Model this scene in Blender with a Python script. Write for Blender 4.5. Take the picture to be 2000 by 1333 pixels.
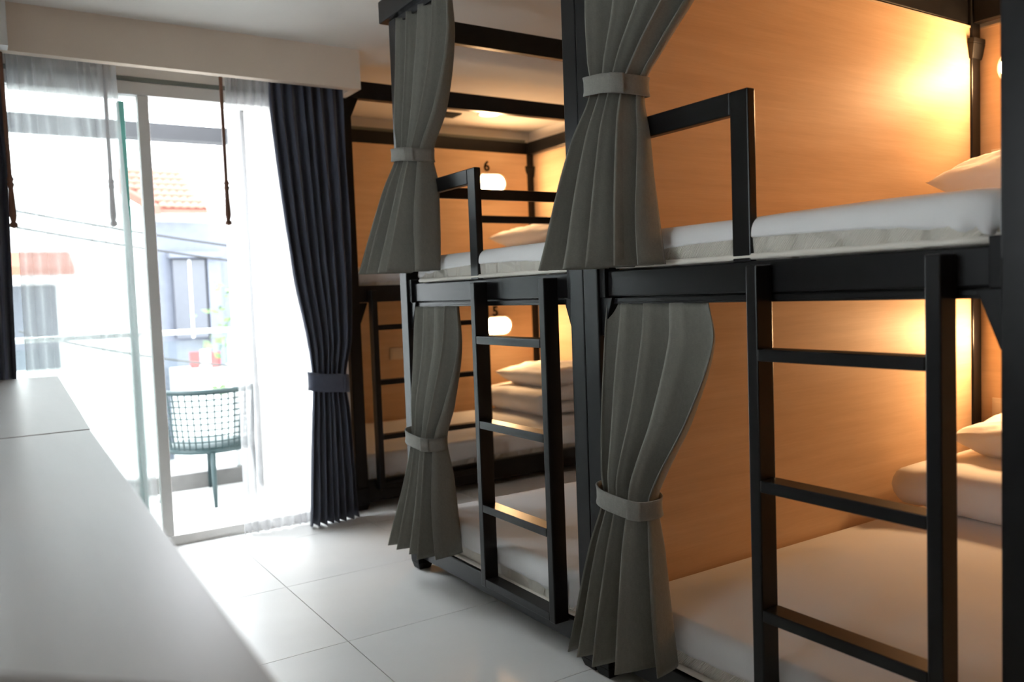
import bpy, bmesh, math, random
from mathutils import Vector, Matrix, noise as mnoise
random.seed(7)
for o in list(bpy.data.objects): bpy.data.objects.remove(o)
scene = bpy.context.scene
COL = scene.collection

# ------------------------------------------------------------------ camera
# axes recovered from the two horizontal vanishing points of the room
cam_d = bpy.data.cameras.new('camera'); cam = bpy.data.objects.new('camera', cam_d); COL.objects.link(cam)
Rm = Matrix(((0.83804969, 0.06184807, -0.54207705), (-0.54436928, 0.02825536, -0.83836968), (-0.03653496, 0.99768555, 0.05734758)))
cam.matrix_world = Matrix.Translation((0, 0, 1.05)) @ Rm.to_4x4()
cam_d.sensor_width = 36.0; cam_d.lens = 29.1; cam_d.clip_start = 0.02; cam_d.clip_end = 300
cam_d.dof.use_dof = True; cam_d.dof.focus_distance = 2.25; cam_d.dof.aperture_fstop = 2.8
scene.camera = cam

# ------------------------------------------------------------------ world: bright overcast daylight
SKY = 9.5
LAMP = 128.0
w = bpy.data.worlds.new('overcast'); scene.world = w; w.use_nodes = True
bg = w.node_tree.nodes['Background']; bg.inputs[0].default_value = (0.90, 0.96, 1.0, 1); bg.inputs[1].default_value = SKY
scene.view_settings.view_transform = 'Standard'; scene.view_settings.look = 'None'
scene.view_settings.gamma = 1.0; scene.view_settings.use_curve_mapping = False
scene.view_settings.exposure = 0.5
scene.cycles.max_bounces = 16; scene.cycles.diffuse_bounces = 10; scene.cycles.transparent_max_bounces = 16

# ------------------------------------------------------------------ materials
def nt(name):
    m = bpy.data.materials.new(name); m.use_nodes = True
    t = m.node_tree; return m, t, t.nodes['Principled BSDF']
def link(t, a, b): t.links.new(a, b)
def coords(t, scale=(1, 1, 1)):
    c = t.nodes.new('ShaderNodeTexCoord'); mp = t.nodes.new('ShaderNodeMapping'); mp.inputs['Scale'].default_value = scale
    link(t, c.outputs['Object'], mp.inputs['Vector']); return mp.outputs['Vector']
def noise_tex(t, vec, scale, detail=4, rough=.5):
    n = t.nodes.new('ShaderNodeTexNoise'); n.inputs['Scale'].default_value = scale; n.inputs['Detail'].default_value = detail
    n.inputs['Roughness'].default_value = rough; link(t, vec, n.inputs['Vector']); return n.outputs['Fac']
def ramp(t, fac, stops):
    r = t.nodes.new('ShaderNodeValToRGB'); e = r.color_ramp.elements
    while len(e) < len(stops): e.new(.5)
    for i, (p, c) in enumerate(stops): e[i].position = p; e[i].color = (*c, 1)
    link(t, fac, r.inputs['Fac']); return r.outputs['Color']
def bump(t, b, h, strength, dist):
    n = t.nodes.new('ShaderNodeBump'); n.inputs['Strength'].default_value = strength; n.inputs['Distance'].default_value = dist
    link(t, h, n.inputs['Height']); link(t, n.outputs['Normal'], b.inputs['Normal']); return n
def plain(name, col, rough=.6, var=.06, scale=6, metallic=0, spec=.5, bmp=0, bscale=60, vec_scale=(1, 1, 1), detail=4):
    m, t, b = nt(name); v = coords(t, vec_scale)
    f = noise_tex(t, v, scale, detail)
    lo = tuple(max(0, c * (1 - var)) for c in col); hi = tuple(min(1, c * (1 + var)) for c in col)
    link(t, ramp(t, f, [(.3, lo), (.7, hi)]), b.inputs['Base Color'])
    b.inputs['Roughness'].default_value = rough; b.inputs['Metallic'].default_value = metallic
    b.inputs['Specular IOR Level'].default_value = spec
    if bmp: bump(t, b, noise_tex(t, v, bscale, 3), bmp, .002)
    return m
def wood(name, lo, mid, hi, rough=.38, vs=(1.1, 1.1, 16), spec=.5):
    m, t, b = nt(name); v = coords(t, vs)
    f1 = noise_tex(t, v, 1.6, 7, .62); v2 = coords(t, (vs[0] * 4, vs[1] * 4, vs[2] * 8)); f2 = noise_tex(t, v2, 2.2, 4, .6)
    mx = t.nodes.new('ShaderNodeMath'); mx.operation = 'MULTIPLY_ADD'; mx.inputs[1].default_value = .28; link(t, f2, mx.inputs[0])
    sc = t.nodes.new('ShaderNodeMath'); sc.operation = 'MULTIPLY'; sc.inputs[1].default_value = .74; link(t, f1, sc.inputs[0]); link(t, sc.outputs[0], mx.inputs[2])
    link(t, ramp(t, mx.outputs[0], [(.3, lo), (.5, mid), (.72, hi)]), b.inputs['Base Color'])
    b.inputs['Roughness'].default_value = rough; b.inputs['Specular IOR Level'].default_value = spec; bump(t, b, f2, .08, .001); return m
def cloth(name, col, weave=520, rough=.95, var=.12, sheen=.25, bs=.25):
    m, t, b = nt(name); v = coords(t)
    f = noise_tex(t, coords(t, (1, 1, .35)), 160, 3, .7); g = noise_tex(t, coords(t, (.35, .35, 1.6)), weave, 2)
    a = t.nodes.new('ShaderNodeMath'); a.operation = 'ADD'; link(t, f, a.inputs[0]); link(t, g, a.inputs[1])
    h = t.nodes.new('ShaderNodeMath'); h.operation = 'MULTIPLY'; h.inputs[1].default_value = .5; link(t, a.outputs[0], h.inputs[0])
    link(t, ramp(t, h.outputs[0], [(.32, tuple(c * (1 - var) for c in col)), (.68, tuple(c * (1 + var) for c in col))]), b.inputs['Base Color'])
    b.inputs['Roughness'].default_value = rough; b.inputs['Sheen Weight'].default_value = sheen; b.inputs['Sheen Roughness'].default_value = .4
    b.inputs['Specular IOR Level'].default_value = .2
    bump(t, b, h.outputs[0], bs, .0012); return m
def emit(name, col, strength):
    m, t, b = nt(name); b.inputs['Base Color'].default_value = (*col, 1)
    b.inputs['Emission Color'].default_value = (*col, 1); b.inputs['Emission Strength'].default_value = strength; return m
def sheer(name, alpha=.66):
    m, t, b = nt(name); b.inputs['Base Color'].default_value = (.93, .93, .94, 1); b.inputs['Roughness'].default_value = 1
    out = t.nodes['Material Output']; tr = t.nodes.new('ShaderNodeBsdfTransparent'); tl = t.nodes.new('ShaderNodeBsdfTranslucent'); tl.inputs[0].default_value = (.42, .42, .43, 1)
    f = noise_tex(t, coords(t, (1, 1, .2)), 300, 2)
    mr = t.nodes.new('ShaderNodeMapRange'); mr.inputs['To Min'].default_value = alpha - .06; mr.inputs['To Max'].default_value = alpha + .06; link(t, f, mr.inputs['Value'])
    a = t.nodes.new('ShaderNodeMixShader'); a.inputs[0].default_value = .6; link(t, b.outputs[0], a.inputs[1]); link(t, tl.outputs[0], a.inputs[2])
    c = t.nodes.new('ShaderNodeMixShader'); link(t, mr.outputs[0], c.inputs[0]); link(t, tr.outputs[0], c.inputs[1]); link(t, a.outputs[0], c.inputs[2])
    link(t, c.outputs[0], out.inputs[0]); return m
def glass(name, tint, refl=.07):
    m, t, b = nt(name); out = t.nodes['Material Output']
    tr = t.nodes.new('ShaderNodeBsdfTransparent'); tr.inputs[0].default_value = (*tint, 1)
    gl = t.nodes.new('ShaderNodeBsdfGlossy'); gl.inputs['Roughness'].default_value = .01
    fr = t.nodes.new('ShaderNodeFresnel'); fr.inputs[0].default_value = 1.45
    mx = t.nodes.new('ShaderNodeMixShader'); link(t, fr.outputs[0], mx.inputs[0]); link(t, tr.outputs[0], mx.inputs[1]); link(t, gl.outputs[0], mx.inputs[2])
    link(t, mx.outputs[0], out.inputs[0]); return m
def quilt(name):
    m, t, b = nt(name); v = coords(t, (1, 1, 1))
    vo = t.nodes.new('ShaderNodeTexVoronoi'); vo.feature = 'DISTANCE_TO_EDGE'; vo.inputs['Scale'].default_value = 11; vo.inputs['Randomness'].default_value = .55; link(t, coords(t, (1, 1, 1.0)), vo.inputs['Vector'])
    mr = t.nodes.new('ShaderNodeMapRange'); mr.interpolation_type = 'SMOOTHSTEP'; mr.inputs['From Max'].default_value = .22; link(t, vo.outputs['Distance'], mr.inputs['Value'])
    wv = t.nodes.new('ShaderNodeTexWave'); wv.inputs['Scale'].default_value = 120; wv.wave_type = 'BANDS'; wv.bands_direction = 'DIAGONAL'; link(t, v, wv.inputs['Vector'])
    mm = t.nodes.new('ShaderNodeMath'); mm.operation = 'MULTIPLY_ADD'; mm.inputs[1].default_value = .12; link(t, wv.outputs['Fac'], mm.inputs[0]); link(t, mr.outputs[0], mm.inputs[2])
    b.inputs['Base Color'].default_value = (.74, .70, .63, 1); b.inputs['Roughness'].default_value = .9
    bump(t, b, mm.outputs[0], 1.0, .014); return m

M = {}
M['frame'] = plain('black_powder_coated_steel', (.008, .008, .009), .30, .15, 30, spec=.24, bmp=.05, bscale=400)
M['plastic'] = plain('black_plastic', (.010, .010, .011), .55, .1, 20, spec=.2)
M['wood'] = wood('oak_laminate', (.60, .41, .25), (.67, .47, .295), (.74, .54, .355), .48, spec=.11)
M['wood_edge'] = plain('laminate_edge', (.62, .48, .33), .5)
M['wall'] = plain('white_wall_paint', (.80, .77, .73), .85, .03, 3, bmp=.05, bscale=200)
M['ceil'] = plain('ceiling_paint', (.72, .70, .67), .85, .03, 3)
M['pelmet'] = plain('lamplit_beige_pelmet', (.72, .61, .51), .85, .03, 3)  # beige tint puts the bunk lamps' warm light into the pelmet colour
M['tile'] = plain('porcelain_tile', (.84, .835, .82), .36, .05, 2.2, detail=8, spec=.4)
M['grout'] = plain('grout', (.42, .41, .39), .9)
M['curtain'] = cloth('grey_bunk_curtain', (.20, .196, .172), sheen=.2)
M['band'] = cloth('grey_tieback', (.215, .208, .188), sheen=.2)
M['navy'] = cloth('charcoal_blackout', (.082, .090, .125), weave=700, sheen=.3)
M['sheer'] = sheer('white_sheer')
M['sheet'] = plain('white_bed_linen', (.78, .775, .78), .85, .02, 5, spec=.25, bmp=.12, bscale=900)
M['pillow'] = plain('white_pillow_cotton', (.78, .76, .74), .85, .02, 5, spec=.25, bmp=.12, bscale=700)
M['quilt'] = quilt('quilted_ticking')
M['piping'] = plain('mattress_piping', (.72, .68, .61), .8)
M['lamp'] = emit('warm_lamp_diffuser', (1.0, .60, .29), LAMP)
M['lampbase'] = plain('white_lamp_base', (.75, .73, .7), .4)
M['plate'] = plain('white_socket_plate', (.72, .62, .50), .4)
M['dark'] = plain('dark_print', (.014, .011, .009), .8, spec=.05)
M['desk'] = wood('grey_desk_laminate', (.225, .20, .19), (.275, .245, .235), (.315, .285, .275), .34, (3, .35, 3))
M['deskedge'] = plain('dark_desk_edge', (.05, .04, .06), .6)
M['alu'] = plain('white_aluminium', (.70, .68, .66), .4, .03)
M['teal'] = plain('green_glass_edge', (.10, .30, .26), .25)
M['glass'] = glass('door_glass', (.97, .985, .98))
M['glass2'] = glass('balustrade_glass', (.95, .98, .97))
M['wand'] = plain('brown_wooden_wand', (.17, .075, .045), .5)
M['slab'] = plain('pale_balcony_tile', (.75, .74, .72), .6)
M['kerb'] = plain('grey_concrete', (.16, .155, .15), .8, .1, 12)
M['steel'] = plain('brushed_steel', (.55, .58, .58), .35, .05, 8, metallic=.6)
M['beam'] = plain('blue_grey_beam', (.022, .022, .026), .7)
M['chair'] = plain('dark_teal_resin', (.012, .032, .035), .5)
M['render'] = plain('white_render', (.60, .60, .59), .9)
M['render2'] = plain('shaded_blue_grey_render', (.11, .12, .15), .9)  # bluish shade on the house wall is put into this colour
M['rooftile'] = plain('terracotta_tile', (.24, .095, .065), .8, .25, 3)
M['fascia'] = plain('terracotta_fascia', (.2, .07, .05), .8)
M['awning'] = plain('orange_awning', (.22, .07, .04), .8)
M['darkwin'] = plain('dark_window', (.05, .055, .07), .3)
M['leaf'] = plain('leaf_green', (.06, .12, .025), .6, .4, 9)
M['bark'] = plain('bark', (.10, .07, .05), .9)
M['red'] = plain('red_fabric', (.24, .03, .03), .8)
M['asphalt'] = plain('pale_street', (.45, .45, .45), .95)
M['cable'] = plain('black_cable', (.02, .02, .02), .8)
M['vent'] = plain('black_vent', (.012, .012, .012), .8)
M['coving'] = plain('grey_green_trim', (.19, .21, .19), .6)
M['glow'] = emit('downlight_glow', (1.0, .72, .42), 3.0)

# ------------------------------------------------------------------ builders
def tag(o, label=None, cat=None, group=None, kind=None):
    if label: o['label'] = label
    if cat: o['category'] = cat
    if group: o['group'] = group
    if kind: o['kind'] = kind
    return o
def empty(name, loc, label=None, cat=None, group=None, rz=0, kind=None):
    o = bpy.data.objects.new(name, None); o.empty_display_size = .1; COL.objects.link(o); o.location = loc; o.rotation_euler.z = rz
    return tag(o, label, cat, group, kind)
def mesh_obj(name, verts, faces, mat, parent=None, smooth=False, loc=None, bevel=0, solid=0):
    me = bpy.data.meshes.new(name); me.from_pydata([tuple(v) for v in verts], [], faces); me.update()
    bm = bmesh.new(); bm.from_mesh(me)
    if not solid: bmesh.ops.recalc_face_normals(bm, faces=bm.faces)
    bm.to_mesh(me); bm.free()
    if smooth:
        for p in me.polygons: p.use_smooth = True
    me.materials.append(mat)
    return data_obj(name, me, parent, loc, bevel, solid)
def data_obj(name, me, parent=None, loc=None, bevel=0, solid=0):
    o = bpy.data.objects.new(name, me); COL.objects.link(o)
    if parent: o.parent = parent
    if loc: o.location = loc
    if bevel:
        b = o.modifiers.new('bevel', 'BEVEL'); b.width = bevel; b.segments = 2; b.limit_method = 'ANGLE'
    if solid:
        s = o.modifiers.new('solid', 'SOLIDIFY'); s.thickness = solid; s.offset = 0
    return o
BF = [(0, 3, 2, 1), (4, 5, 6, 7), (0, 1, 5, 4), (1, 2, 6, 5), (2, 3, 7, 6), (3, 0, 4, 7)]
class MB:
    def __init__(s): s.v = []; s.f = []
    def box(s, x0, x1, y0, y1, z0, z1):
        n = len(s.v); s.v += [(x0, y0, z0), (x1, y0, z0), (x1, y1, z0), (x0, y1, z0), (x0, y0, z1), (x1, y0, z1), (x1, y1, z1), (x0, y1, z1)]
        s.f += [tuple(i + n for i in f) for f in BF]; return s
    def hexa(s, bot, top):
        n = len(s.v); s.v += list(bot) + list(top); s.f += [tuple(i + n for i in f) for f in BF]; return s
    def tube(s, pts, r, seg=8, closed=False, radii=None):
        n = len(s.v); k = len(pts); pts = [Vector(p) for p in pts]
        for i, p in enumerate(pts):
            a = pts[(i - 1) % k] if (closed or i) else p; b = pts[(i + 1) % k] if (closed or i < k - 1) else p
            d = (b - a).normalized(); up = Vector((0, 0, 1)) if abs(d.z) < .95 else Vector((1, 0, 0))
            e1 = d.cross(up).normalized(); e2 = e1.cross(d); rr = radii[i] if radii else r
            for j in range(seg):
                t = 2 * math.pi * j / seg; s.v.append(tuple(p + e1 * math.cos(t) * rr + e2 * math.sin(t) * rr))
        m = k if closed else k - 1
        for i in range(m):
            for j in range(seg):
                q = (i + 1) % k; s.f.append((n + i * seg + j, n + i * seg + (j + 1) % seg, n + q * seg + (j + 1) % seg, n + q * seg + j))
        if not closed:
            s.f.append(tuple(n + j for j in range(seg))[::-1]); s.f.append(tuple(n + (k - 1) * seg + j for j in range(seg)))
        return s
    def build(s, name, mat, parent=None, smooth=False, loc=None, bevel=0): return mesh_obj(name, s.v, s.f, mat, parent, smooth, loc, bevel)
def box(name, x0, x1, y0, y1, z0, z1, mat, parent=None, bevel=0):
    return MB().box(x0, x1, y0, y1, z0, z1).build(name, mat, parent, bevel=bevel)
def structure(o): o['kind'] = 'structure'; return o

# ------------------------------------------------------------------ the room
ZC = 2.20
XL, XR, YF, YW, YB = -1.75, 3.42, -1.6, 3.82, 4.98
floor = structure(box('floor', XL - .1, XR + .1, YF - .1, YW + .02, -.06, -.006, M['grout']))
t0 = None
for i in range(-5, 5):
    for j in range(-5, 5):
        x0 = .902 + .6 * (i); y0 = 2.985 + .6 * (j - 4 + 4)
        a0, a1 = max(x0, XL), min(x0 + .597, XR); b0, b1 = max(y0, YF), min(y0 + .597, YB if i >= 1 else YW)
        if a1 - a0 < .02 or b1 - b0 < .02: continue
        if i == 0 and b1 > YW: b1 = YW
        full = abs(a1 - a0 - .597) < 1e-4 and abs(b1 - b0 - .597) < 1e-4
        if full and t0: data_obj('tile', t0.data, floor, (a0, b0, 0))
        else:
            t = box('tile', 0, a1 - a0, 0, b1 - b0, -.0085, 0, M['tile'], floor); t.location = (a0, b0, 0)
            if full: t0 = t
structure(box('floor_alcove', 1.45, XR + .1, YW + .02, YB + .1, -.06, -.006, M['grout']))
structure(box('ceiling', XL - .1, XR + .1, YF - .1, YW + .02, ZC, ZC + .1, M['ceil']))
structure(box('ceiling_alcove', 1.40, XR + .1, YW + .02, YB + .1, ZC, ZC + .1, M['ceil']))
structure(box('wall_right', XR, XR + .1, YF - .1, YB + .1, -.06, ZC, M['wall']))
wl = structure(MB().box(XL - .1, XL, YF - .1, .8, -.06, ZC).box(XL - .1, XL, 1.8, YW + .12, -.06, ZC).box(XL - .1, XL, .8, 1.8, -.06, .9).box(XL - .1, XL, .8, 1.8, 2.0, ZC).build('wall_left', M['wall']))
w2 = empty('added_fill_window', (XL - .05, 1.3, .9), kind='structure')  # added out-of-view window, lets extra daylight into the dim room
MB().box(-.03, .03, -.5, -.45, 0, 1.1).box(-.03, .03, .45, .5, 0, 1.1).box(-.03, .03, -.45, .45, 0, .05).box(-.03, .03, -.45, .45, 1.05, 1.1).build('fill_window_frame', M['alu'], w2)
MB().box(-.025, .025, -.02, .02, .05, 1.05).build('mullion', M['alu'], w2)
for a_, b_ in ((-.45, -.02), (.02, .45)): MB().box(-.003, .003, a_, b_, .05, 1.05).build('glass_pane', M['glass'], w2)
structure(box('wall_front', XL, XR, YF - .1, YF, -.06, ZC, M['wall']))
structure(box('wall_alcove_back', 1.40, XR, YB, YB + .1, -.06, ZC, M['wall']))
structure(box('wall_alcove_left', 1.40, 1.515, YW, YB, -.06, ZC, M['wall']))
structure(box('wall_back_lintel', XL, 1.40, YW, YW + .12, 2.0, ZC, M['wall']))
structure(box('wall_back_pier', XL, -.46, YW, YW + .12, -.06, 2.0, M['wall']))
structure(MB().box(XL, 1.565, 3.63, 3.675, 2.02, ZC).box(1.525, 1.565, 3.675, YW, 2.02, ZC).build('trim_1', M['pelmet']))
structure(MB().box(-.05, .163, 3.56, 3.63, 2.02, ZC).build('trim_2', M['alu']))
structure(box('trim_3', 1.52, 3.36, YB - .05, YB, 2.112, 2.135, M['coving']))

# sliding door with its frame and panes
win = empty('window_1', (.43, YW + .06, 0), kind='structure')
def wbox(n, x0, x1, y0, y1, z0, z1, m, p=win): return box(n, x0 - .43, x1 - .43, y0 - YW - .06, y1 - YW - .06, z0, z1, m, p, .003)
wbox('door_head', -.46, 1.40, YW, YW + .12, 1.945, 2.0, M['alu'])
wbox('door_track', -.46, 1.40, YW - .004, YW + .02, 2.0, 2.019, M['coving'])
wbox('door_jamb', -.46, -.41, YW, YW + .12, 0, 1.945, M['alu']); wbox('door_jamb', 1.35, 1.40, YW, YW + .12, 0, 1.945, M['alu'])
wbox('door_sill', -.41, 1.35, YW - .005, YW + .12, -.05, .045, M['alu'])
wbox('door_stile', .632, .676, YW + .004, YW + .05, .045, 1.945, M['alu'])
wbox('glass_edge', .562, .590, YW + .07, YW + .11, .045, 1.93, M['teal'])
wbox('glass_pane', -.41, .632, YW + .024, YW + .030, .045, 1.945, M['glass'])
wbox('glass_pane', -.41, .562, YW + .088, YW + .094, .045, 1.93, M['glass'])

# ------------------------------------------------------------------ bunk beds
FB = .004
def post(root, x, y, zt=2.085, cap=True, s=.06, out=0):
    p = MB().box(x, x + s, y, y + s, .085, zt).build('post', M['frame'], root, bevel=FB)
    e = .0035; ey0 = 0 if out == -1 else e; ey1 = 0 if out == 1 else e
    def q4(d, ea, eb, z): return [(x - d, y - ea, z), (x + s + d, y - ea, z), (x + s + d, y + s + eb, z), (x - d, y + s + eb, z)]
    MB().hexa(q4(-.006, -.006, -.006, 0), q4(e, ey0, ey1, .03)).hexa(q4(e, ey0, ey1, .03), q4(e, ey0, ey1, .112)).build('foot', M['plastic'], p, bevel=.003)
    if cap:
        a0, a1 = (0, .016) if out == -1 else ((.016, 0) if out == 1 else (.016, .016))
        MB().hexa(q4(.004, a0 / 4, a1 / 4, 1.87), q4(.016, a0, a1, 1.925)).hexa(q4(.016, a0, a1, 1.925), q4(.016, a0, a1, 1.945)).build('sleeve', M['plastic'], p, bevel=.003)
    return p
def bracket(root, pts_bot, pts_top): return MB().hexa(pts_bot, pts_top).build('bracket', M['frame'], root, bevel=.002)
RZ = (.905, .632, .358, .112)
def ladder(root, a0, a1, c0, c1, axis):
    # stiles run up at a0..a0+.027 and a1-.027..a1 along the bed front; c0..c1 is the depth
    def b(mb, p0, p1, z0, z1):
        return mb.box(c0, c1, p0, p1, z0, z1) if axis == 'y' else mb.box(p0, p1, c0, c1, z0, z1)
    for p0 in (a0, a1 - .028): b(MB(), p0, p0 + .028, .096, 1.09).build('ladder_stile', M['frame'], root, bevel=.003)
    for z in RZ: b(MB(), a0 + .028, a1 - .028, z - .0125, z + .0125).build('rung', M['frame'], root, bevel=.002)

def bunk(loc, label, panel, far_guard):
    L, Wd = 1.895, 1.135
    r = empty('bunk_bed', loc, label, 'bunk bed', 'bunk beds')
    for x, y, c in ((0, 0, False), (0, Wd - .06, False), (L - .06, 0, True), (L - .06, Wd - .06, True)): post(r, x, y, 2.085 if x == 0 else 2.11, c, out=-1 if y == 0 else 1)
    f = M['frame']; B = lambda n, *a: box(n, *a, f, r, FB)
    B('front_rail', .02, .055, .06, Wd - .06, .041, .108); B('front_rail', .02, .055, .06, Wd - .06, 1.032, 1.100)
    MB().box(.022, .05, .062, Wd - .062, 1.013, 1.018).box(.022, .026, .062, Wd - .062, 1.018, 1.028).box(.046, .05, .062, Wd - .062, 1.018, 1.032).build('curtain_track', f, r, bevel=.001)
    for y in (.012, Wd - .047):
        B('side_rail', .06, L - .06, y, y + .035, .041, .108); B('side_rail', .06, L - .06, y, y + .035, 1.032, 1.10)
        B('side_rail', .06, L - .06, y, y + .035, 2.0 if panel else 2.03, 2.112)
    for z0, z1 in ((.041, .108), (1.032, 1.10), (2.0, 2.112)): B('back_rail', L - .05, L - .015, .06, Wd - .06, z0, z1)
    MB().box(-.02, .045, .004, Wd + .042 if not panel else Wd - .004, 2.086, 2.168).build('canopy_rail', f, r, bevel=FB)
    MB().box(.008, .016, .06, Wd - .06, 2.064, 2.086).box(.034, .042, .06, Wd - .06, 2.064, 2.086).build('curtain_track', f, r, bevel=.001)
    box('bed_base', .055, L - .05, .047, Wd - .047, .085, .104, M['plastic'], r); box('bed_base', .055, L - .05, .047, Wd - .047, 1.045, 1.096, M['plastic'], r)
    # post brackets that carry the upper rail
    for y in (.06, Wd - .06):
        s = 1 if y < .5 else -1
        bracket(r, [(.012, y, .93), (.058, y, .93), (.058, y + s * .006, .93), (.012, y + s * .006, .93)], [(.012, y, 1.03), (.058, y, 1.03), (.058, y + s * .045, 1.03), (.012, y + s * .045, 1.03)])
        MB().box(.008, .06, min(y, y + s * .022), max(y, y + s * .022), 1.03, 1.115).build('rail_socket', M['plastic'], r, bevel=.002)
    ladder(r, .140, .552, -.03, .02, 'y')
    MB().box(.022, .046, .582, .632, 1.10, 1.466).box(.022, .046, .632, Wd - .058, 1.416, 1.466).build('guard_rail', f, r, bevel=.003)
    if far_guard:
        MB().box(.06, L - .06, Wd - .04, Wd - .018, 1.430, 1.472).build('side_guard', f, r, bevel=.003)
    if panel:
        for z0, z1 in ((.108, 1.03), (1.10, 1.985)):
            p = box('side_panel', .062, L - .06, Wd - .052, Wd - .047 + .016, z0, z1, M['wood'], r)
            if z1 > 1.5: box('panel_edge', .062, L - .06, Wd - .055, Wd - .031, 1.985, 1.992, M['wood_edge'], p)
    if panel:
        for z0, z1 in ((.108, 1.03), (1.10, 1.985)): box('side_panel', .062, L - .06, .026, .042, z0, z1, M['wood'], r)  # near-side panel is out of view, added to bounce the lamp light
    for z0, z1 in ((.108, 1.03), (1.10, 1.985)):
        p = box('head_panel', L + .004, L + .022, 0.001, Wd - .001, z0, z1, M['wood'], r)
        if z1 > 1.5: box('panel_edge', L + .001, L + .025, 0.001, Wd - .001, 1.985, 1.992, M['wood_edge'], p)
    return r
X0 = 1.37
YA, YBD = .624, 1.7595
bedA = bunk((X0, YA, 0), 'nearest black steel bunk bed with wood side panel, at the right edge', True, False)
bedB = bunk((X0, YBD, 0), 'middle black steel bunk bed with open far side, between the other two', False, True)

# the far bunk stands sideways in the alcove
CX, CY = 1.53, 3.82
def far_bunk():
    L, Wd = 1.87, 1.135; f = M['frame']
    r = empty('bunk_bed', (CX, CY, 0), 'far black steel bunk bed numbered 5 and 6, standing sideways beyond the window', 'bunk bed', 'bunk beds')
    for x, y, c in ((0, 0, False), (L - .06, 0, False), (0, Wd - .06, True), (L - .06, Wd - .06, True)): post(r, x, y, 2.112, c)
    B = lambda n, *a: box(n, *a, f, r, FB)
    B('front_rail', .06, L - .06, .012, .05, .035, .139); B('front_rail', .06, L - .06, .012, .05, 1.032, 1.115); B('front_rail', .06, L - .06, .005, .05, 2.028, 2.112)
    for x in (.012, L - .047):
        B('side_rail', x, x + .035, .06, Wd - .06, .041, .108); B('side_rail', x, x + .035, .06, Wd - .06, 1.032, 1.10); B('side_rail', x, x + .035, .06, Wd - .06, 2.028, 2.112)
    for z0, z1 in ((.041, .108), (1.032, 1.10), (2.028, 2.112)): B('back_rail', .06, L - .06, Wd - .05, Wd - .015, z0, z1)
    box('bed_base', .047, L - .047, .05, Wd - .05, .085, .104, M['plastic'], r); box('bed_base', .047, L - .047, .05, Wd - .05, 1.045, 1.096, M['plastic'], r)
    ladder(r, .108, .775, -.038, .012, 'x')
    MB().box(.752, .78, .014, .036, 1.115, 1.475).box(.78, L - .058, .014, .036, 1.435, 1.475).build('guard_rail', f, r, bevel=.003)
    for x in (.06, L - .06):
        s = 1 if x < .5 else -1
        bracket(r, [(x, .012, .93), (x, .058, .93), (x + s * .006, .058, .93), (x + s * .006, .012, .93)], [(x, .012, 1.03), (x, .058, 1.03), (x + s * .045, .058, 1.03), (x + s * .045, .012, 1.03)])
        bracket(r, [(x, .012, 1.94), (x, .058, 1.94), (x + s * .006, .058, 1.94), (x + s * .006, .012, 1.94)], [(x, .012, 2.028), (x, .058, 2.028), (x + s * .045, .058, 2.028), (x + s * .045, .012, 2.028)])
    for z0, z1, ch, zc in ((.108, 1.03, '5', .928), (1.10, 2.026, '6', 1.925)):
        p = box('back_panel', .062, L - .062, Wd - .068, Wd - .052, z0, z1, M['wood'], r)
        c = bpy.data.curves.new('number', 'FONT'); c.body = ch; c.size = .094; c.align_x = 'CENTER'; c.align_y = 'CENTER'; c.extrude = .002; c.offset = .0018
        to = bpy.data.objects.new('number', c); COL.objects.link(to); dg = bpy.context.evaluated_depsgraph_get()
        me = bpy.data.meshes.new_from_object(to.evaluated_get(dg)); bpy.data.objects.remove(to); me.materials.clear(); me.materials.append(M['dark'])
        o = data_obj('number', me, p); o.location = ((3.03 if ch == '5' else 3.004) - CX, Wd - .0705, zc); o.rotation_euler = (math.pi / 2, 0, 0); o['label'] = 'dark numeral ' + ch
    for z0, z1 in ((.108, 1.03), (1.10, 2.026)): box('head_panel', L + .002, L + .016, .02, Wd - .02, z0, z1, M['wood'], r)
    return r
bedC = far_bunk()

# ------------------------------------------------------------------ bunk lamps
def lamp(loc, axis, label):
    r = empty('bulkhead_lamp', loc, label, 'lamp', 'bunk reading lamps')
    def pill(hw, hh, d0, d1, dome):
        v = []; fc = []; N = 28; rings = 6 if dome else 1
        def P(a, d, z): return (-d, -a, z) if axis == 'x' else (a, -d, z)
        prof = [(1, d0)] + ([(math.cos(k / rings * math.pi / 2 * .92) ** .8, d0 + (d1 - d0) * math.sin(k / rings * math.pi / 2)) for k in range(rings + 1)] if dome else [(1, d1)])
        for sc, d in prof:
            for i in range(N):
                t = 2 * math.pi * i / N; c, s = math.cos(t), math.sin(t); ex = hw - hh
                v.append(P((ex if c > 0 else -ex) * (.35 + .65 * sc) + hh * c * sc, d, hh * s * sc))
        for k in range(len(prof) - 1):
            for i in range(N): fc.append((k * N + i, k * N + (i + 1) % N, (k + 1) * N + (i + 1) % N, (k + 1) * N + i))
        fc.append(tuple(range(N))); fc.append(tuple(range((len(prof) - 1) * N, len(prof) * N))); return v, fc
    v, fc = pill(.116, .064, 0, .020, False); mesh_obj('lamp_base', v, fc, M['lampbase'], r)
    v, fc = pill(.102, .051, .0205, .030, True); mesh_obj('diffuser', v, fc, M['lamp'], r, True)
    return r
hx = X0 + 1.899
lamp((hx, 1.515, 1.82), 'x', 'glowing oval lamp in the upper nearest bunk, mostly behind the right post')
lamp((hx, 1.515, .83), 'x', 'glowing oval lamp in the lower nearest bunk, behind the right post')
lamp((3.030, CY + 1.135 - .0685, 1.812), 'y', 'glowing oval lamp on the wood panel of the upper far bunk')
lamp((3.036, CY + 1.135 - .0685, .830), 'y', 'glowing oval lamp on the wood panel of the lower far bunk')

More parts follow.
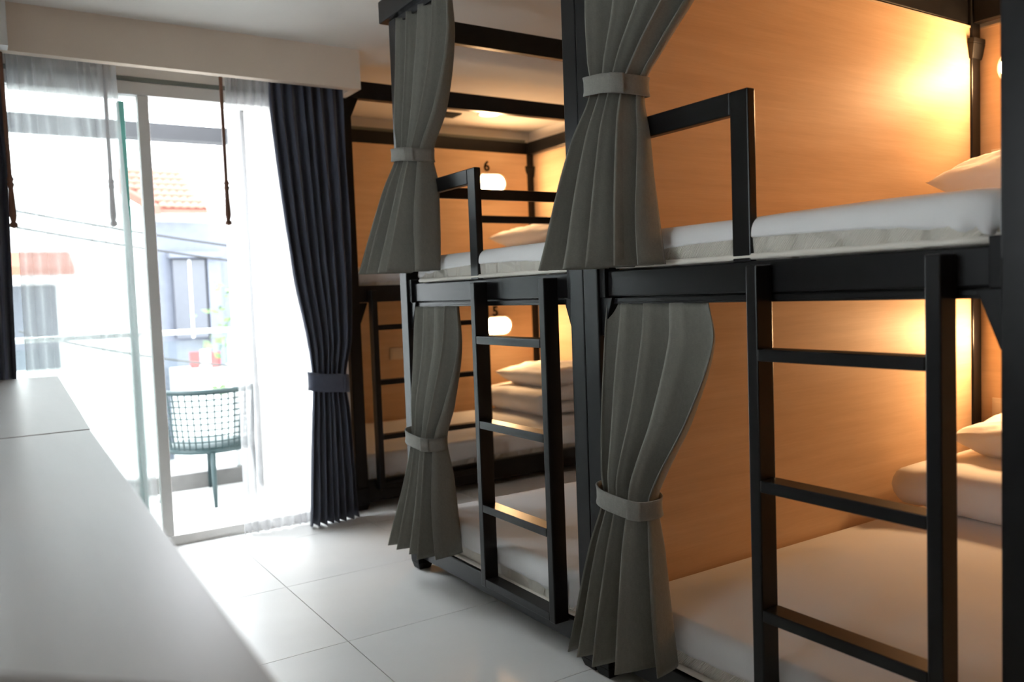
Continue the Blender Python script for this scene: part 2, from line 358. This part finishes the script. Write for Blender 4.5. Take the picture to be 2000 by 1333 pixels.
# ------------------------------------------------------------------ mattresses
def rrect(hx_, hy, r, n=10):
    pts = []
    for cx, cy, a in ((hx_ - r, hy - r, 0), (-hx_ + r, hy - r, 90), (-hx_ + r, -hy + r, 180), (hx_ - r, -hy + r, 270)):
        for k in range(n + 1):
            t = math.radians(a + 90 * k / n); pts.append((cx + r * math.cos(t), cy + r * math.sin(t)))
    out = []
    for i in range(len(pts)):
        a = Vector(pts[i]); b = Vector(pts[(i + 1) % len(pts)]); d = (b - a).length; m = max(1, int(d / .022))
        for k in range(m): out.append(tuple(a.lerp(b, k / m)))
    return out
def mattress(cx, cy, hx_, hy, z0, z1, front, label, seed):
    r = empty('mattress', (cx, cy, z0), label, 'mattress', 'bunk mattresses'); H = z1 - z0
    per = rrect(hx_, hy, .07); N = len(per)
    nor = []
    for i in range(N):
        d = Vector(per[(i + 1) % N]) - Vector(per[i - 1]); nor.append(Vector((d.y, -d.x)).normalized())
    def ring(off, zs):
        return [(per[i][0] + nor[i].x * off, per[i][1] + nor[i].y * off, zs[i] if isinstance(zs, list) else zs) for i in range(N)]
    def skin(rings, cap0, cap1):
        v = []; f = []
        for q in rings: v += q
        for k in range(len(rings) - 1):
            for i in range(N): f.append((k * N + i, k * N + (i + 1) % N, (k + 1) * N + (i + 1) % N, (k + 1) * N + i))
        if cap0: f.append(tuple(range(N))[::-1])
        if cap1: f.append(tuple(range((len(rings) - 1) * N, len(rings) * N)))
        return v, f
    v, f = skin([ring(-.012, .0), ring(-.002, .006), ring(.0, .02), ring(.002, H * .5), ring(0, H - .03), ring(-.03, H - .012)], True, True)
    mesh_obj('quilted_core', v, f, M['quilt'], r, True)
    MB().tube([(p[0], p[1], p[2] + .010) for p in ring(.004, 0.0)], .0075, 6, True).build('piping', M['piping'], r, True)
    # fitted sheet: the elastic hem rides up along the front and tucks under at the corners
    hem = []
    for i in range(N):
        x, y = per[i]
        if front == 'x': fr = -x / hx_; al = abs(y) / hy
        else: fr = -y / hy; al = abs(x) / hx_
        s = max(0., min(1., (fr - .93) / .06)); c = max(0, 1 - al ** 3.2 * 1.02)
        hem.append(.012 + .036 * s * c + .003 * mnoise.noise((i * .11, seed, 0)))
    def gather(i, k):
        x, y = per[i]; al = min(hx_ - abs(x), hy - abs(y)) ; cd = math.hypot(hx_ - abs(x), hy - abs(y))
        g = math.exp(-(cd / .22) ** 2)
        return g * .010 * math.sin(i * 1.9 + 3 * mnoise.noise((i * .2, seed, 2))) * (1 - k)
    R = .036; rings = []
    for k in range(7):
        u = k / 6; zs = [h + (H - R - h) * u for h in hem]; q = ring(.007, zs)
        q = [(p[0] + nor[i].x * (gather(i, u) - .009 * (1 - min(1, u * 5))), p[1] + nor[i].y * (gather(i, u) - .009 * (1 - min(1, u * 5))), p[2]) for i, p in enumerate(q)]; rings.append(q)
    for k in range(1, 6):
        a = k / 5 * math.pi / 2; rings.append(ring(.007 - R * (1 - math.cos(a)), H - R + R * math.sin(a)))
    last = rings[-1]
    for k in range(1, 17):
        s = 1 - k / 16 * .985; q = []
        for i in range(N):
            x, y = last[i][0] * s, last[i][1] * s
            n1 = mnoise.noise((x * 2.2 + seed, y * 2.2, 1.3)) * .010 + mnoise.noise((x * 7 + seed, y * 3, 4)) * .0035
            ed = min(1, (1 - s) * 5); q.append((x, y, H + (.034 * (1 - s ** 4) + n1) * ed))
        rings.append(q)
    v, f = skin(rings, False, True)
    o = mesh_obj('fitted_sheet', v, f, M['sheet'], r, True); return r
bh = .885; bw = .500
for nm, yb, z0, z1, sd in (('on the upper bunk nearest the camera', YA, 1.100, 1.196, 1), ('on the lower bunk nearest the camera', YA, .110, .236, 2),
                           ('on the upper bunk of the middle bed', YBD, 1.100, 1.198, 3), ('on the lower bunk of the middle bed', YBD, .110, .236, 4)):
    mattress(X0 + .032 + bh, yb + .567, bh, bw, z0, z1, 'x', 'white sheeted mattress with quilted edge ' + nm, sd)
mattress(CX + .935, CY + .56, .885, .492, 1.100, 1.205, 'y', 'white sheeted mattress on the upper far bunk below number 6', 5)
mattress(CX + .935, CY + .56, .885, .492, .108, .262, 'y', 'white sheeted mattress on the lower far bunk below number 5', 6)

# ------------------------------------------------------------------ pillows and folded duvets
def pillow(loc, lx, ly, th, rot, label, seed):
    n, m = 36, 30; v = []; f = []
    for side in (1, -1):
        for i in range(n + 1):
            for j in range(m + 1):
                u = -1 + 2 * i / n; w_ = -1 + 2 * j / m
                e = (max(0, 1 - abs(u) ** 3.2)) ** .55 * (max(0, 1 - abs(w_) ** 3.2)) ** .55
                pin = 1 - .07 * (1 - abs(u)) ** 0 * (1 - w_ * w_) * u * u - 0
                x = u * lx / 2 * (1 - .06 * (1 - w_ * w_) * abs(u)); y = w_ * ly / 2 * (1 - .06 * (1 - u * u) * abs(w_))
                wr = mnoise.noise((u * 2.2 + seed, w_ * 2.2, 3)) * .016 + abs(mnoise.noise((u * 4 + seed, w_ * 2.6, side))) * -.024 + abs(mnoise.noise((u * 9 + w_ * 5 + seed, w_ * 4, side + 5))) * -.010
                z = side * e * th / 2 + wr * e + (.012 * (abs(u) ** 4 + abs(w_) ** 4))
                v.append((x, y, z))
    K = (n + 1) * (m + 1)
    for s in (0, 1):
        for i in range(n):
            for j in range(m):
                a = s * K + i * (m + 1) + j; q = (a, a + m + 1, a + m + 2, a + 1); f.append(q if s == 0 else q[::-1])
    me = bpy.data.meshes.new('pillow'); me.from_pydata(v, [], f); bm = bmesh.new(); bm.from_mesh(me); bmesh.ops.remove_doubles(bm, verts=bm.verts, dist=.0004)
    bmesh.ops.recalc_face_normals(bm, faces=bm.faces); bm.to_mesh(me); bm.free()
    for p in me.polygons: p.use_smooth = True
    me.materials.append(M['pillow']); o = data_obj('pillow', me); o.location = loc; o.rotation_euler = rot
    return tag(o, label, 'pillow', 'white pillows')
def duvet(loc, lx, ly, h, rz, label, seed):
    # a quilt folded twice: an S of fat layers swept along its width
    layers = 2; th = h / layers * .96; path = []; r = h / layers / 2
    for k in range(layers):
        z = h / layers * (k + .5); s = 1 if k % 2 == 0 else -1
        for q in range(9): path.append((s * (-1 + 2 * q / 8) * (lx / 2 - r), z))
        if k < layers - 1:
            for q in range(1, 6):
                a = math.pi * q / 6; path.append((s * ((lx / 2 - r) + r * math.sin(a)), z + r * (1 - math.cos(a))))
    top = []; bot = []
    for i, (x, z) in enumerate(path):
        a = path[max(0, i - 1)]; b = path[min(len(path) - 1, i + 1)]; d = Vector((b[0] - a[0], b[1] - a[1])).normalized(); nn = Vector((-d.y, d.x))
        e = math.sqrt(max(.02, 1 - (max(0, 1 - min(i, len(path) - 1 - i) / 2.)) ** 2))
        top.append((x + nn.x * th / 2 * e, z + nn.y * th / 2 * e)); bot.append((x - nn.x * th / 2 * e, z - nn.y * th / 2 * e))
    path = [(-x, z) for x, z in path]; prof = [(-x, z) for x, z in top + bot[::-1]]; P = len(prof); S = 30; v = []; f = []
    for k in range(S + 1):
        t = -1 + 2 * k / S; e = max(.0, 1 - abs(t) ** 9) ** .5
        for i, (x, z) in enumerate(prof):
            c = path[i] if i < len(path) else path[2 * len(path) - 1 - i]
            xx = c[0] + (x - c[0]) * (.5 + .5 * e); zz = c[1] + (z - c[1]) * (.5 + .5 * e)
            nz = mnoise.noise((xx * 5 + seed, t * 3.2, zz * 9)) * .011
            v.append((xx * (1 + .03 * mnoise.noise((seed, t * 2, zz * 12))), t * ly / 2 + nz, zz + nz))
    for k in range(S):
        for i in range(P): f.append((k * P + i, k * P + (i + 1) % P, (k + 1) * P + (i + 1) % P, (k + 1) * P + i))
    f.append(tuple(range(P))); f.append(tuple(range(S * P, S * P + P)))
    o = mesh_obj('folded_duvet', v, f, M['pillow'], None, True); o.location = loc; o.rotation_euler.z = rz
    return tag(o, label, 'duvet', 'folded white duvets')
D = math.radians
pillow((3.005, 1.35, 1.405), .40, .60, .17, (0, D(-13), 0), 'white pillow on the upper bunk nearest the camera', 1.0)
duvet((3.05, 1.33, 1.236), .40, .60, .085, 0, 'folded white duvet under the pillow on the upper nearest bunk', 9.0)
pillow((3.06, 1.33, .487), .38, .58, .15, (0, D(-6), 0), 'white pillow on top of the folded duvet in the lower nearest bunk', 2.0)
duvet((2.935, 1.33, .272), .62, .66, .145, 0, 'folded white duvet under the pillow in the lower nearest bunk', 3.0)
duvet((3.13, 4.42, 1.246), .42, .62, .10, 0, 'folded white duvet under the pillow on the upper far bunk', 8.0)
pillow((3.13, 4.42, 1.425), .44, .62, .15, (0, D(-6), D(4)), 'white pillow on the upper far bunk below number 6', 4.0)
pillow((3.14, 4.44, .518), .42, .62, .15, (0, D(-3), D(3)), 'white pillow on top of the folded duvet in the lower far bunk', 5.0)
duvet((3.09, 4.42, .294), .50, .70, .155, 0, 'folded white duvet under the pillow in the lower far bunk', 6.0)

# ------------------------------------------------------------------ curtains
def interp(rows, z):
    n = len(rows)
    for k in range(n - 1):
        if rows[k][0] >= z >= rows[k + 1][0]:
            p0, p1, p2, p3 = rows[max(0, k - 1)], rows[k], rows[k + 1], rows[min(n - 1, k + 2)]; h = p1[0] - p2[0]; t = (p1[0] - z) / h; out = [z]
            for c in range(1, 5):
                m1 = (p2[c] - p0[c]) / max(1e-6, p0[0] - p2[0]) * h; m2 = (p3[c] - p1[c]) / max(1e-6, p1[0] - p3[0]) * h
                out.append((2 * t ** 3 - 3 * t * t + 1) * p1[c] + (t ** 3 - 2 * t * t + t) * m1 + (3 * t * t - 2 * t ** 3) * p2[c] + (t ** 3 - t * t) * m2)
            return out
    return list(rows[-1] if z < rows[-1][0] else rows[0])
def curtain(name, rows, axis, folds, mat, label, group, seed, tie=None, nz=70, solid=.003, band=None, hemslope=0, sharp=.22, bandh=.046, parent_extra=None):
    """rows: (z, edge0, edge1, depth centre, fold amplitude) from the track down; u runs from edge0 to edge1"""
    rnd = random.Random(seed); NU = folds * 30
    ww = [rnd.uniform(.5, 1.6) for _ in range(folds)]; tot = sum(ww); cum = [0]
    for q in ww: cum.append(cum[-1] + q / tot)
    am = [rnd.uniform(.6, 1.2) for _ in range(folds + 1)]
    def phase(u):
        for k in range(folds):
            if u <= cum[k + 1] + 1e-9: return k + (u - cum[k]) / (cum[k + 1] - cum[k])
        return folds
    z0 = rows[0][0]; z1 = rows[-1][0]
    cx = (rows[0][1] + rows[0][2]) / 2; base = ((rows[-1][3], cx, z1) if axis == 'y' else (cx, rows[-1][3], z1))
    r = empty(name, base, label, 'curtain', group)
    v = []; f = []
    for j in range(nz + 1):
        z = z0 + (z1 - z0) * j / nz; _, e0, e1, c, a = interp(rows, z); tt = j / nz
        for i in range(NU + 1):
            u = i / NU; ph = phase(u) * 2 * math.pi + .35 * mnoise.noise((u * 3, z * 1.6, seed)) * 2
            k = min(folds - 1, int(phase(u))); fr = phase(u) - k; A = a * (am[k] * (1 - fr) + am[k + 1] * fr)
            sn = math.sin(ph); F = math.copysign(abs(sn) ** .85, sn) + sharp * math.sin(2 * ph + .9)
            lat = .10 * abs(e1 - e0) / folds * math.cos(ph) * math.copysign(1, e1 - e0)
            pos = e0 + (e1 - e0) * u + lat; dep = c - A * F + .006 * mnoise.noise((u * 6, z * 4, seed + 3))
            zz = z + hemslope * (u - .5) * tt ** 3
            p = (dep, pos, zz) if axis == 'y' else (pos, dep, zz)
            v.append((p[0] - base[0], p[1] - base[1], p[2] - base[2]))
    for j in range(nz):
        for i in range(NU):
            q = j * (NU + 1) + i; f.append((q, q + 1, q + NU + 2, q + NU + 1))
    mesh_obj('fabric', v, f, mat, r, True, solid=solid)
    if tie:
        _, e0, e1, c, a = interp(rows, tie); ra = abs(e1 - e0) / 2 + .012; rd = a * 1.28 + .010; m = (e0 + e1) / 2; N = 40; v = []; f = []
        for dz, g in ((-bandh / 2, .002), (-bandh / 4, .0), (bandh / 4, .0), (bandh / 2, .002)):
            for i in range(N):
                t = 2 * math.pi * i / N; ca, sa = math.cos(t), math.sin(t)
                ex = .72
                pa = m + math.copysign(abs(ca) ** ex, ca) * (ra + g); pd = c + math.copysign(abs(sa) ** ex, sa) * (rd + g); zz = tie + dz + .012 * ca * math.copysign(1, e0 - e1)
                p = (pd, pa, zz) if axis == 'y' else (pa, pd, zz); v.append((p[0] - base[0], p[1] - base[1], p[2] - base[2]))
        for k in range(3):
            for i in range(N): f.append((k * N + i, k * N + (i + 1) % N, (k + 1) * N + (i + 1) % N, (k + 1) * N + i))
        b = mesh_obj('tieback', v, f, band or mat, r, True, solid=.004)
        v = []; f = []; K = 7
        for dz in (-bandh / 2, bandh / 2):
            for i in range(K):
                t = -math.pi / 2 + (.55 + .55 * i / (K - 1)) * (1 if e1 > e0 else -1); ca, sa = math.cos(t), math.sin(t)
                pa = m + math.copysign(abs(ca) ** .72, ca) * (ra + .006); pd = c + math.copysign(abs(sa) ** .72, sa) * (rd + .006); zz = tie + dz + .012 * ca * math.copysign(1, e0 - e1)
                p = (pd, pa, zz) if axis == 'y' else (pa, pd, zz); v.append((p[0] - base[0], p[1] - base[1], p[2] - base[2]))
        for i in range(K - 1): f.append((i, i + 1, K + i + 1, K + i))
        mesh_obj('tab', v, f, band or mat, b, True, solid=.004)
    return r
G = 'grey bunk curtains'
def cur(rows, label, seed, tie, folds=4, **k):
    rows = [(r_[0], r_[1], r_[2], r_[3], r_[4] * (1.1 if abs(r_[0] - tie) < .04 else 1.2)) for r_ in rows]
    return curtain('bunk_curtain', rows, 'y', folds, M['curtain'], label, G, seed, tie, band=M['band'], **k)
# (z, far edge, near edge, x centre, amplitude)
cur([(2.072, 2.825, 2.47, 1.385, .022), (1.92, 2.825, 2.47, 1.38, .028), (1.70, 2.815, 2.55, 1.37, .036), (1.565, 2.795, 2.645, 1.362, .038), (1.44, 2.81, 2.60, 1.33, .055), (1.14, 2.87, 2.56, 1.268, .080)],
    'grey curtain tied back on the upper middle bunk', 11, 1.56)
cur([(1.014, 2.815, 2.53, 1.398, .016), (.86, 2.815, 2.53, 1.39, .024), (.66, 2.81, 2.58, 1.372, .032), (.53, 2.795, 2.63, 1.362, .034), (.40, 2.81, 2.59, 1.345, .045), (.135, 2.86, 2.50, 1.295, .060)],
    'grey curtain tied back on the lower middle bunk', 12, .53, hemslope=.03)
cur([(2.072, 1.70, 1.28, 1.385, .022), (1.95, 1.70, 1.28, 1.38, .03), (1.74, 1.685, 1.345, 1.375, .045), (1.62, 1.665, 1.46, 1.365, .042), (1.545, 1.655, 1.525, 1.36, .040), (1.42, 1.68, 1.50, 1.33, .055), (1.105, 1.74, 1.43, 1.285, .080)],
    'large grey curtain tied back on the upper bunk nearest the camera', 23, 1.548)
cur([(1.014, 1.69, 1.345, 1.398, .016), (.92, 1.69, 1.335, 1.395, .028), (.74, 1.68, 1.40, 1.38, .036), (.58, 1.67, 1.49, 1.366, .036), (.52, 1.66, 1.51, 1.36, .036), (.40, 1.675, 1.48, 1.335, .048), (.125, 1.72, 1.42, 1.295, .064)],
    'grey curtain tied back on the lower bunk nearest the camera', 14, .52, hemslope=.03)

def wand(parent, x, y, z0, z1, rad=.0105, tilt=0.0):
    L = z0 - z1; zs = [(0, .7), (.70, .7), (.72, 1.15), (.735, .8), (.75, 1.15), (.77, .8), (.93, 1.2), (.965, .75), (.975, 1.3), (.992, 1.25), (1.0, .3)]
    b = parent.location
    return MB().tube([(x + tilt * t - b.x, y - b.y, z0 - L * t - b.z) for t, _ in zs], rad, 10, radii=[rad * q for _, q in zs]).build('draw_wand', M['wand'], parent, True)
s1 = curtain('sheer_curtain', [(2.105, .15, .535, 3.715, .012), (1.95, .15, .535, 3.715, .022), (1.2, .15, .56, 3.712, .03), (.02, .14, .60, 3.71, .034)], 'x', 7, M['sheer'], 'white sheer curtain over the left glass door', 'sheer curtains', 31, nz=40, solid=0)
wand(s1, .503, 3.765, 2.04, 1.385)
s2 = curtain('sheer_curtain', [(2.105, .985, 1.22, 3.775, .012), (1.95, .98, 1.22, 3.775, .016), (1.2, .97, 1.29, 3.772, .022), (.01, .955, 1.28, 3.768, .024)], 'x', 8, M['sheer'], 'white sheer curtain bunched beside the charcoal curtain', 'sheer curtains', 32, nz=40, solid=0)
wand(s2, .949, 3.70, 2.04, 1.39)
n1 = curtain('blackout_curtain', [(2.105, 1.155, 1.50, 3.715, .016), (1.9, 1.155, 1.50, 3.712, .024), (1.2, 1.215, 1.50, 3.70, .032), (.86, 1.27, 1.485, 3.70, .032), (.68, 1.285, 1.445, 3.70, .030), (.52, 1.275, 1.46, 3.70, .032), (.012, 1.235, 1.475, 3.69, .042)], 'x', 7, M['navy'],
             'charcoal curtain tied back at the right of the window', 'blackout curtains', 33, .668, nz=60, bandh=.085)
n2 = curtain('blackout_curtain', [(2.105, -.06, .145, 3.70, .016), (1.9, -.06, .140, 3.70, .02), (1.0, -.06, .12, 3.70, .025), (.012, -.06, .10, 3.70, .03)], 'x', 5, M['navy'], 'charcoal curtain edge at the left border of the photo', 'blackout curtains', 34, nz=30)
wand(n2, .139, 3.66, 2.02, 1.365, tilt=.006)

# ------------------------------------------------------------------ desks along the left wall
def desk(poly, zt, label, th=.03):
    cx = sum(p[0] for p in poly) / 4; cy = sum(p[1] for p in poly) / 4
    r = empty('desk', (cx, cy, 0), label, 'desk', 'long grey desks')
    q = [(p[0] - cx, p[1] - cy) for p in poly]
    MB().hexa([(x, y, zt - th) for x, y in q], [(x, y, zt) for x, y in q]).build('desk_top', M['desk'], r, bevel=.0015)
    def lerp2(a, b, t): return (a[0] + (b[0] - a[0]) * t, a[1] + (b[1] - a[1]) * t)
    for a, b, t0_, t1_ in ((0, 1, .04, .065), (0, 1, .935, .96)):
        A, Bq = lerp2(q[0], q[1], t0_), lerp2(q[0], q[1], t1_); Cq, Dq = lerp2(q[3], q[2], t1_), lerp2(q[3], q[2], t0_)
        pp = [lerp2(A, Dq, .04), lerp2(Bq, Cq, .04), lerp2(Bq, Cq, .96), lerp2(A, Dq, .96)]
        MB().hexa([(x, y, 0) for x, y in pp], [(x, y, zt - th) for x, y in pp]).build('side_panel', M['desk'], r)
    A, Bq = lerp2(lerp2(q[0], q[1], .065), lerp2(q[3], q[2], .065), .9), lerp2(lerp2(q[0], q[1], .935), lerp2(q[3], q[2], .935), .9)
    A2, B2 = lerp2(lerp2(q[0], q[1], .065), lerp2(q[3], q[2], .065), .94), lerp2(lerp2(q[0], q[1], .935), lerp2(q[3], q[2], .935), .94)
    pp = [A, Bq, B2, A2]; MB().hexa([(x, y, .25) for x, y in pp], [(x, y, zt - th) for x, y in pp]).build('back_panel', M['desk'], r)
    return r
desk([(.152, .515), (.186, 1.912), (-.50, 1.912), (-.50, 1.17)], .80, 'near grey desk with slanted end in the lower left corner')
desk([(.188, 1.924), (.250, 3.57), (-.50, 3.59), (-.50, 1.924)], .80, 'far grey desk reaching the sheer curtain')

# ------------------------------------------------------------------ small fittings
def socket(loc, axis, label):
    r = empty('wall_socket', loc, label, 'socket', 'wall sockets')
    def bx(n, a, b, c, d, e, g, m, p=r):
        return box(n, -g, -e, a, b, c, d, m, p, .002) if axis == 'x' else box(n, a, b, -g, -e, c, d, m, p, .002)
    p = bx('plate', -.06, .06, -.037, .037, 0, .007, M['plate'])
    for a in (-.03, .03): bx('insert', a - .018, a + .018, -.022, .022, .007, .0095, M['plate'], p)
    return r
socket((hx, 1.600, 1.49), 'x', 'pale socket plate on the wood panel behind the upper nearest pillow')
socket((hx, 1.600, .545), 'x', 'pale socket plate on the wood panel above the lower nearest pillow')
socket((2.28, CY + 1.135 - .0685, .69), 'y', 'pale socket plate on the panel behind the far ladder')
mk = MB(); mk.tube([(0, 0, 0), (0, 0, -.02)], .06, 24)
cl = empty('ceiling_light', (2.80, 4.50, ZC), 'small round glowing light on the alcove ceiling', 'light')
MB().tube([(0, 0, 0), (0, 0, -.014)], .075, 28).build('light_ring', M['lampbase'], cl, True)
MB().tube([(0, 0, -.0145), (0, 0, -.019)], .064, 28).build('light_disc', M['glow'], cl, True)
cv = empty('ceiling_vent', (2.60, 4.66, ZC), 'small dark square vent in the alcove ceiling', 'vent')
MB().box(-.06, .06, -.06, .06, -.008, 0).build('vent_body', M['vent'], cv)
for k in range(5): MB().box(-.055, .055, -.05 + k * .023, -.04 + k * .023, -.012, -.008).build('slat', M['vent'], cv)
hk = empty('curtain_hook', (1.458, YW, .72), 'small metal hook on the wall beside the charcoal curtain', 'hook')
MB().tube([(0, 0, 0), (0, -.03, 0), (0, -.05, .012), (0, -.05, .035)], .005, 8).build('hook', M['steel'], hk, True)

# ------------------------------------------------------------------ balcony
ZB = -.10
structure(box('floor_balcony', -3.0, 1.40, YW + .12, 5.52, ZB - .12, ZB, M['slab']))
structure(box('trim_4', -3.0, 1.40, 5.40, 5.50, ZB, ZB + .10, M['kerb']))
structure(box('wall_balcony_side', 1.40, 1.50, YB, 5.52, -.22, 2.3, M['render']))
tag(box('balcony_beam', -3.0, 1.40, 5.34, 5.46, 2.055, 2.145, M['beam']), 'blue-grey beam across the top of the balcony', 'beam')
rl = empty('balcony_railing', (0, 5.45, ZB + .10), 'glass balcony balustrade with steel handrail', 'railing')
MB().box(-3.0, 1.40, -.03, .03, .868, .900).build('handrail', M['steel'], rl, bevel=.004)
for x in (-2.9, -1.45, 0.0, 1.375): MB().box(x - .015, x + .015, -.015, .015, 0, .868).build('baluster', M['steel'], rl, bevel=.002)
for a, b in ((-2.87, -1.48), (-1.42, -.03), (.03, 1.35)): MB().box(a, b, -.005, .005, .06, .83).build('glass_panel', M['glass2'], rl)

def tub_chair(cx, cy, rz):
    r = empty('balcony_chair', (cx, cy, ZB), 'dark tub chair with lattice back on the balcony', 'chair', rz=rz)
    c = M['chair']
    def P(a, z):
        rr = .235 + .03 * (z - .3) / .3; return (rr * math.sin(a), -rr * math.cos(a), z)
    A = 1.35
    lt = MB()
    for k in range(19):
        a = -A + 2 * A * k / 18; lt.tube([P(a, .325 + .33 * q / 4) for q in range(5)], .0045, 5)
    for k in range(10):
        z = .335 + .31 * k / 9; lt.tube([P(-A + 2 * A * q / 28, z) for q in range(29)], .0045, 5)
    lt.build('lattice_back', c, r, True)
    MB().tube([P(-A + 2 * A * q / 30, .66) for q in range(31)], .012, 8).build('top_rim', c, r, True)
    for s in (-1, 1): MB().tube([P(s * A, .66), P(s * A, .33), (s * .24, .0, .30)], .014, 8).build('arm_post', c, r, True)
    N = 28; MB().tube([(0, 0, .30), (0, 0, .33)], .24, N).build('seat', c, r, True)
    for la in (D(274), D(184), D(94), D(4)):
        MB().tube([(math.cos(la) * .235, math.sin(la) * .235, .305), (math.cos(la) * .26, math.sin(la) * .26, .15), (math.cos(la) * .29, math.sin(la) * .29, 0)], .014, 8, radii=[.016, .014, .010]).build('leg', c, r, True)
    return r
tub_chair(1.130, 5.10, D(-14))

# ------------------------------------------------------------------ the street outside (overexposed)
structure(box('ground_street', -40, 40, 6.5, 60, -3.3, -3.2, M['asphalt']))
def cable(pts, label):
    a, b = Vector(pts[0]), Vector(pts[1]); m = (a + b) / 2
    o = MB().tube([a.lerp(b, k / 12) - m - Vector((0, 0, .12 * (1 - (2 * k / 12 - 1) ** 2))) for k in range(13)], .010, 6).build('power_cable', M['cable'], None, True); o.location = m
    tag(o, label, 'cable', 'power cables')
cable([[-1.405, 8.91, 2.384], [3.595, 6.29, 1.252]], 'highest thin power cable crossing the view outside')
cable([[-1.449, 8.824, 2.226], [3.849, 6.376, 1.115]], 'middle thin power cable crossing the view outside')
cable([[0.368, 9.721, 0.849], [2.853, 5.479, 0.479]], 'lowest thin power cable, seen just under the handrail')

# house with terracotta roof: its gable wall faces left, roof slope faces the room
hr = empty('tiled_house', (4.6, 24, -1.95), 'white house with terracotta tiled roof across the street', 'house')
MB().box(-3.8, 1.0, .6, 7.0, -1.25, 5.75).build('wall', M['render'], hr)
MB().box(-.35, 3.6, .2, 7.0, -1.25, 5.3).build('side_wall', M['render2'], hr)
def roofpt(u, vv):  # u along eave (m), vv up the slope (m)
    return (-.25 + u, -.15 + vv * .80, 5.62 + vv * .60)
sl = MB()
a = [roofpt(0, 0), roofpt(1.25, 0), roofpt(1.0, 2.2), roofpt(-1.6, 2.2)]
sl.hexa([(x, y, z - .12) for x, y, z in a], [(x, y, z - .03) for x, y, z in a]); rs = sl.build('roof_slab', M['fascia'], hr)
tv = []; tf = []; NT = 8
for j in range(2):
    for i in range(NT + 1):
        x = .21 * i / NT; z = .035 * math.sin(math.pi * i / NT * 1.0) + (.03 if j == 0 else 0)
        tv.append((x, j * .34 * .8, z + j * .34 * .6))
for i in range(NT): tf.append((i, i + 1, NT + 2 + i, NT + 1 + i))
tme = bpy.data.meshes.new('roof_tile'); tme.from_pydata(tv, [], tf); tme.materials.append(M['rooftile'])
for p in tme.polygons: p.use_smooth = True
for row in range(7):
    left = -1.6 * (row * .31 / 2.2); right = 1.25 - .25 * row * .31 / 2.2
    for c in range(int((right - left) / .205)):
        o = data_obj('roof_tile', tme, rs, roofpt(left + c * .205, row * .31)); s = o.modifiers.new('s', 'SOLIDIFY'); s.thickness = .015
b0, b1 = roofpt(-.02, -.02), roofpt(-1.62, 2.2)
MB().hexa([(b0[0] - .16, b0[1] - .1, b0[2] - .16), (b0[0], b0[1] - .1, b0[2] - .16), (b1[0], b1[1] - .1, b1[2] - .16), (b1[0] - .16, b1[1] - .1, b1[2] - .16)],
          [(b0[0] - .16, b0[1] - .1, b0[2] + .08), (b0[0], b0[1] - .1, b0[2] + .08), (b1[0], b1[1] - .1, b1[2] + .08), (b1[0] - .16, b1[1] - .1, b1[2] + .08)]).build('verge_board', M['fascia'], hr)
wf = MB().box(.0, .85, -.02, .25, 2.1, 4.25).build('window', M['darkwin'], hr)
MB().box(.40, .46, -.04, 0, 2.1, 4.25).build('mullion', M['render'], wf)
MB().box(-.1, 1.3, -.25, .2, 4.3, 4.45).build('canopy', M['render2'], hr)
MB().box(.9, 1.25, -.1, .2, 0, 4.3).build('pillar', M['render2'], hr)
MB().box(-.2, 1.6, -.6, .2, -1.25, 1.3).build('garden_wall', M['render'], hr)
for k, (x, z, m_, lb) in enumerate(((4.80, .55, 'red', 'small red towel hanging in front of the tiled house'), (5.08, .60, 'render', 'small white towel hanging in front of the tiled house'), (5.34, .52, 'red', 'second red towel hanging beside the white towel'))):
    o = MB(); o.tube([(-.13, 0, 0), (.13, 0, 0)], .012, 6)
    for q in range(5): o.box(-.12 + q * .048, -.072 + q * .048, -.012 + .006 * (q % 2), .004 + .006 * (q % 2), -.42, 0)
    o = o.build('hanging_towel', M[m_], None, False, (x, 22.9, z - .75)); tag(o, lb, 'towel', 'towels on the line')
# white neighbour behind the left door
nb = empty('white_house', (-.5, 17, -3.2), 'white house with orange awning behind the left sheer curtain', 'house')
MB().box(-9, 2.9, 0, 6, 0, 9.0).build('wall', M['render'], nb)
MB().hexa([(-.6, -.9, 4.85), (2.0, -.9, 4.85), (2.0, 0, 5.15), (-.6, 0, 5.15)], [(-.6, -.9, 5.0), (2.0, -.9, 5.0), (2.0, 0, 5.30), (-.6, 0, 5.30)]).build('awning', M['awning'], nb)
for k in range(2): MB().box(-.4 + k * 1.2, .55 + k * 1.2, -.03, .05, 3.2, 4.7).build('window', M['darkwin'], nb)
# small tree right of the tiled house
tr = empty('street_tree', (5.05, 17.5, -3.2), 'small green tree seen at the edge of the right sheer curtain', 'tree')
MB().tube([(0, 0, 0), (.05, 0, 1.5), (0, .05, 3.0)], .09, 8, radii=[.12, .09, .05]).build('trunk', M['bark'], tr, True)
lf = MB(); rnd = random.Random(5)
for k in range(700):
    t = rnd.random(); p = Vector((rnd.gauss(0, .42), rnd.gauss(0, .42), 2.4 + 2.3 * t)); e1 = Vector((rnd.gauss(0, 1), rnd.gauss(0, 1), rnd.gauss(0, .6))).normalized(); e2 = e1.orthogonal().normalized(); s = rnd.uniform(.08, .15)
    n = len(lf.v); lf.v += [tuple(p - e1 * s), tuple(p + e2 * s * .5), tuple(p + e1 * s), tuple(p - e2 * s * .5)]; lf.f.append((n, n + 1, n + 2, n + 3))
lo = lf.build('foliage', M['leaf'], tr); lo['kind'] = 'stuff'
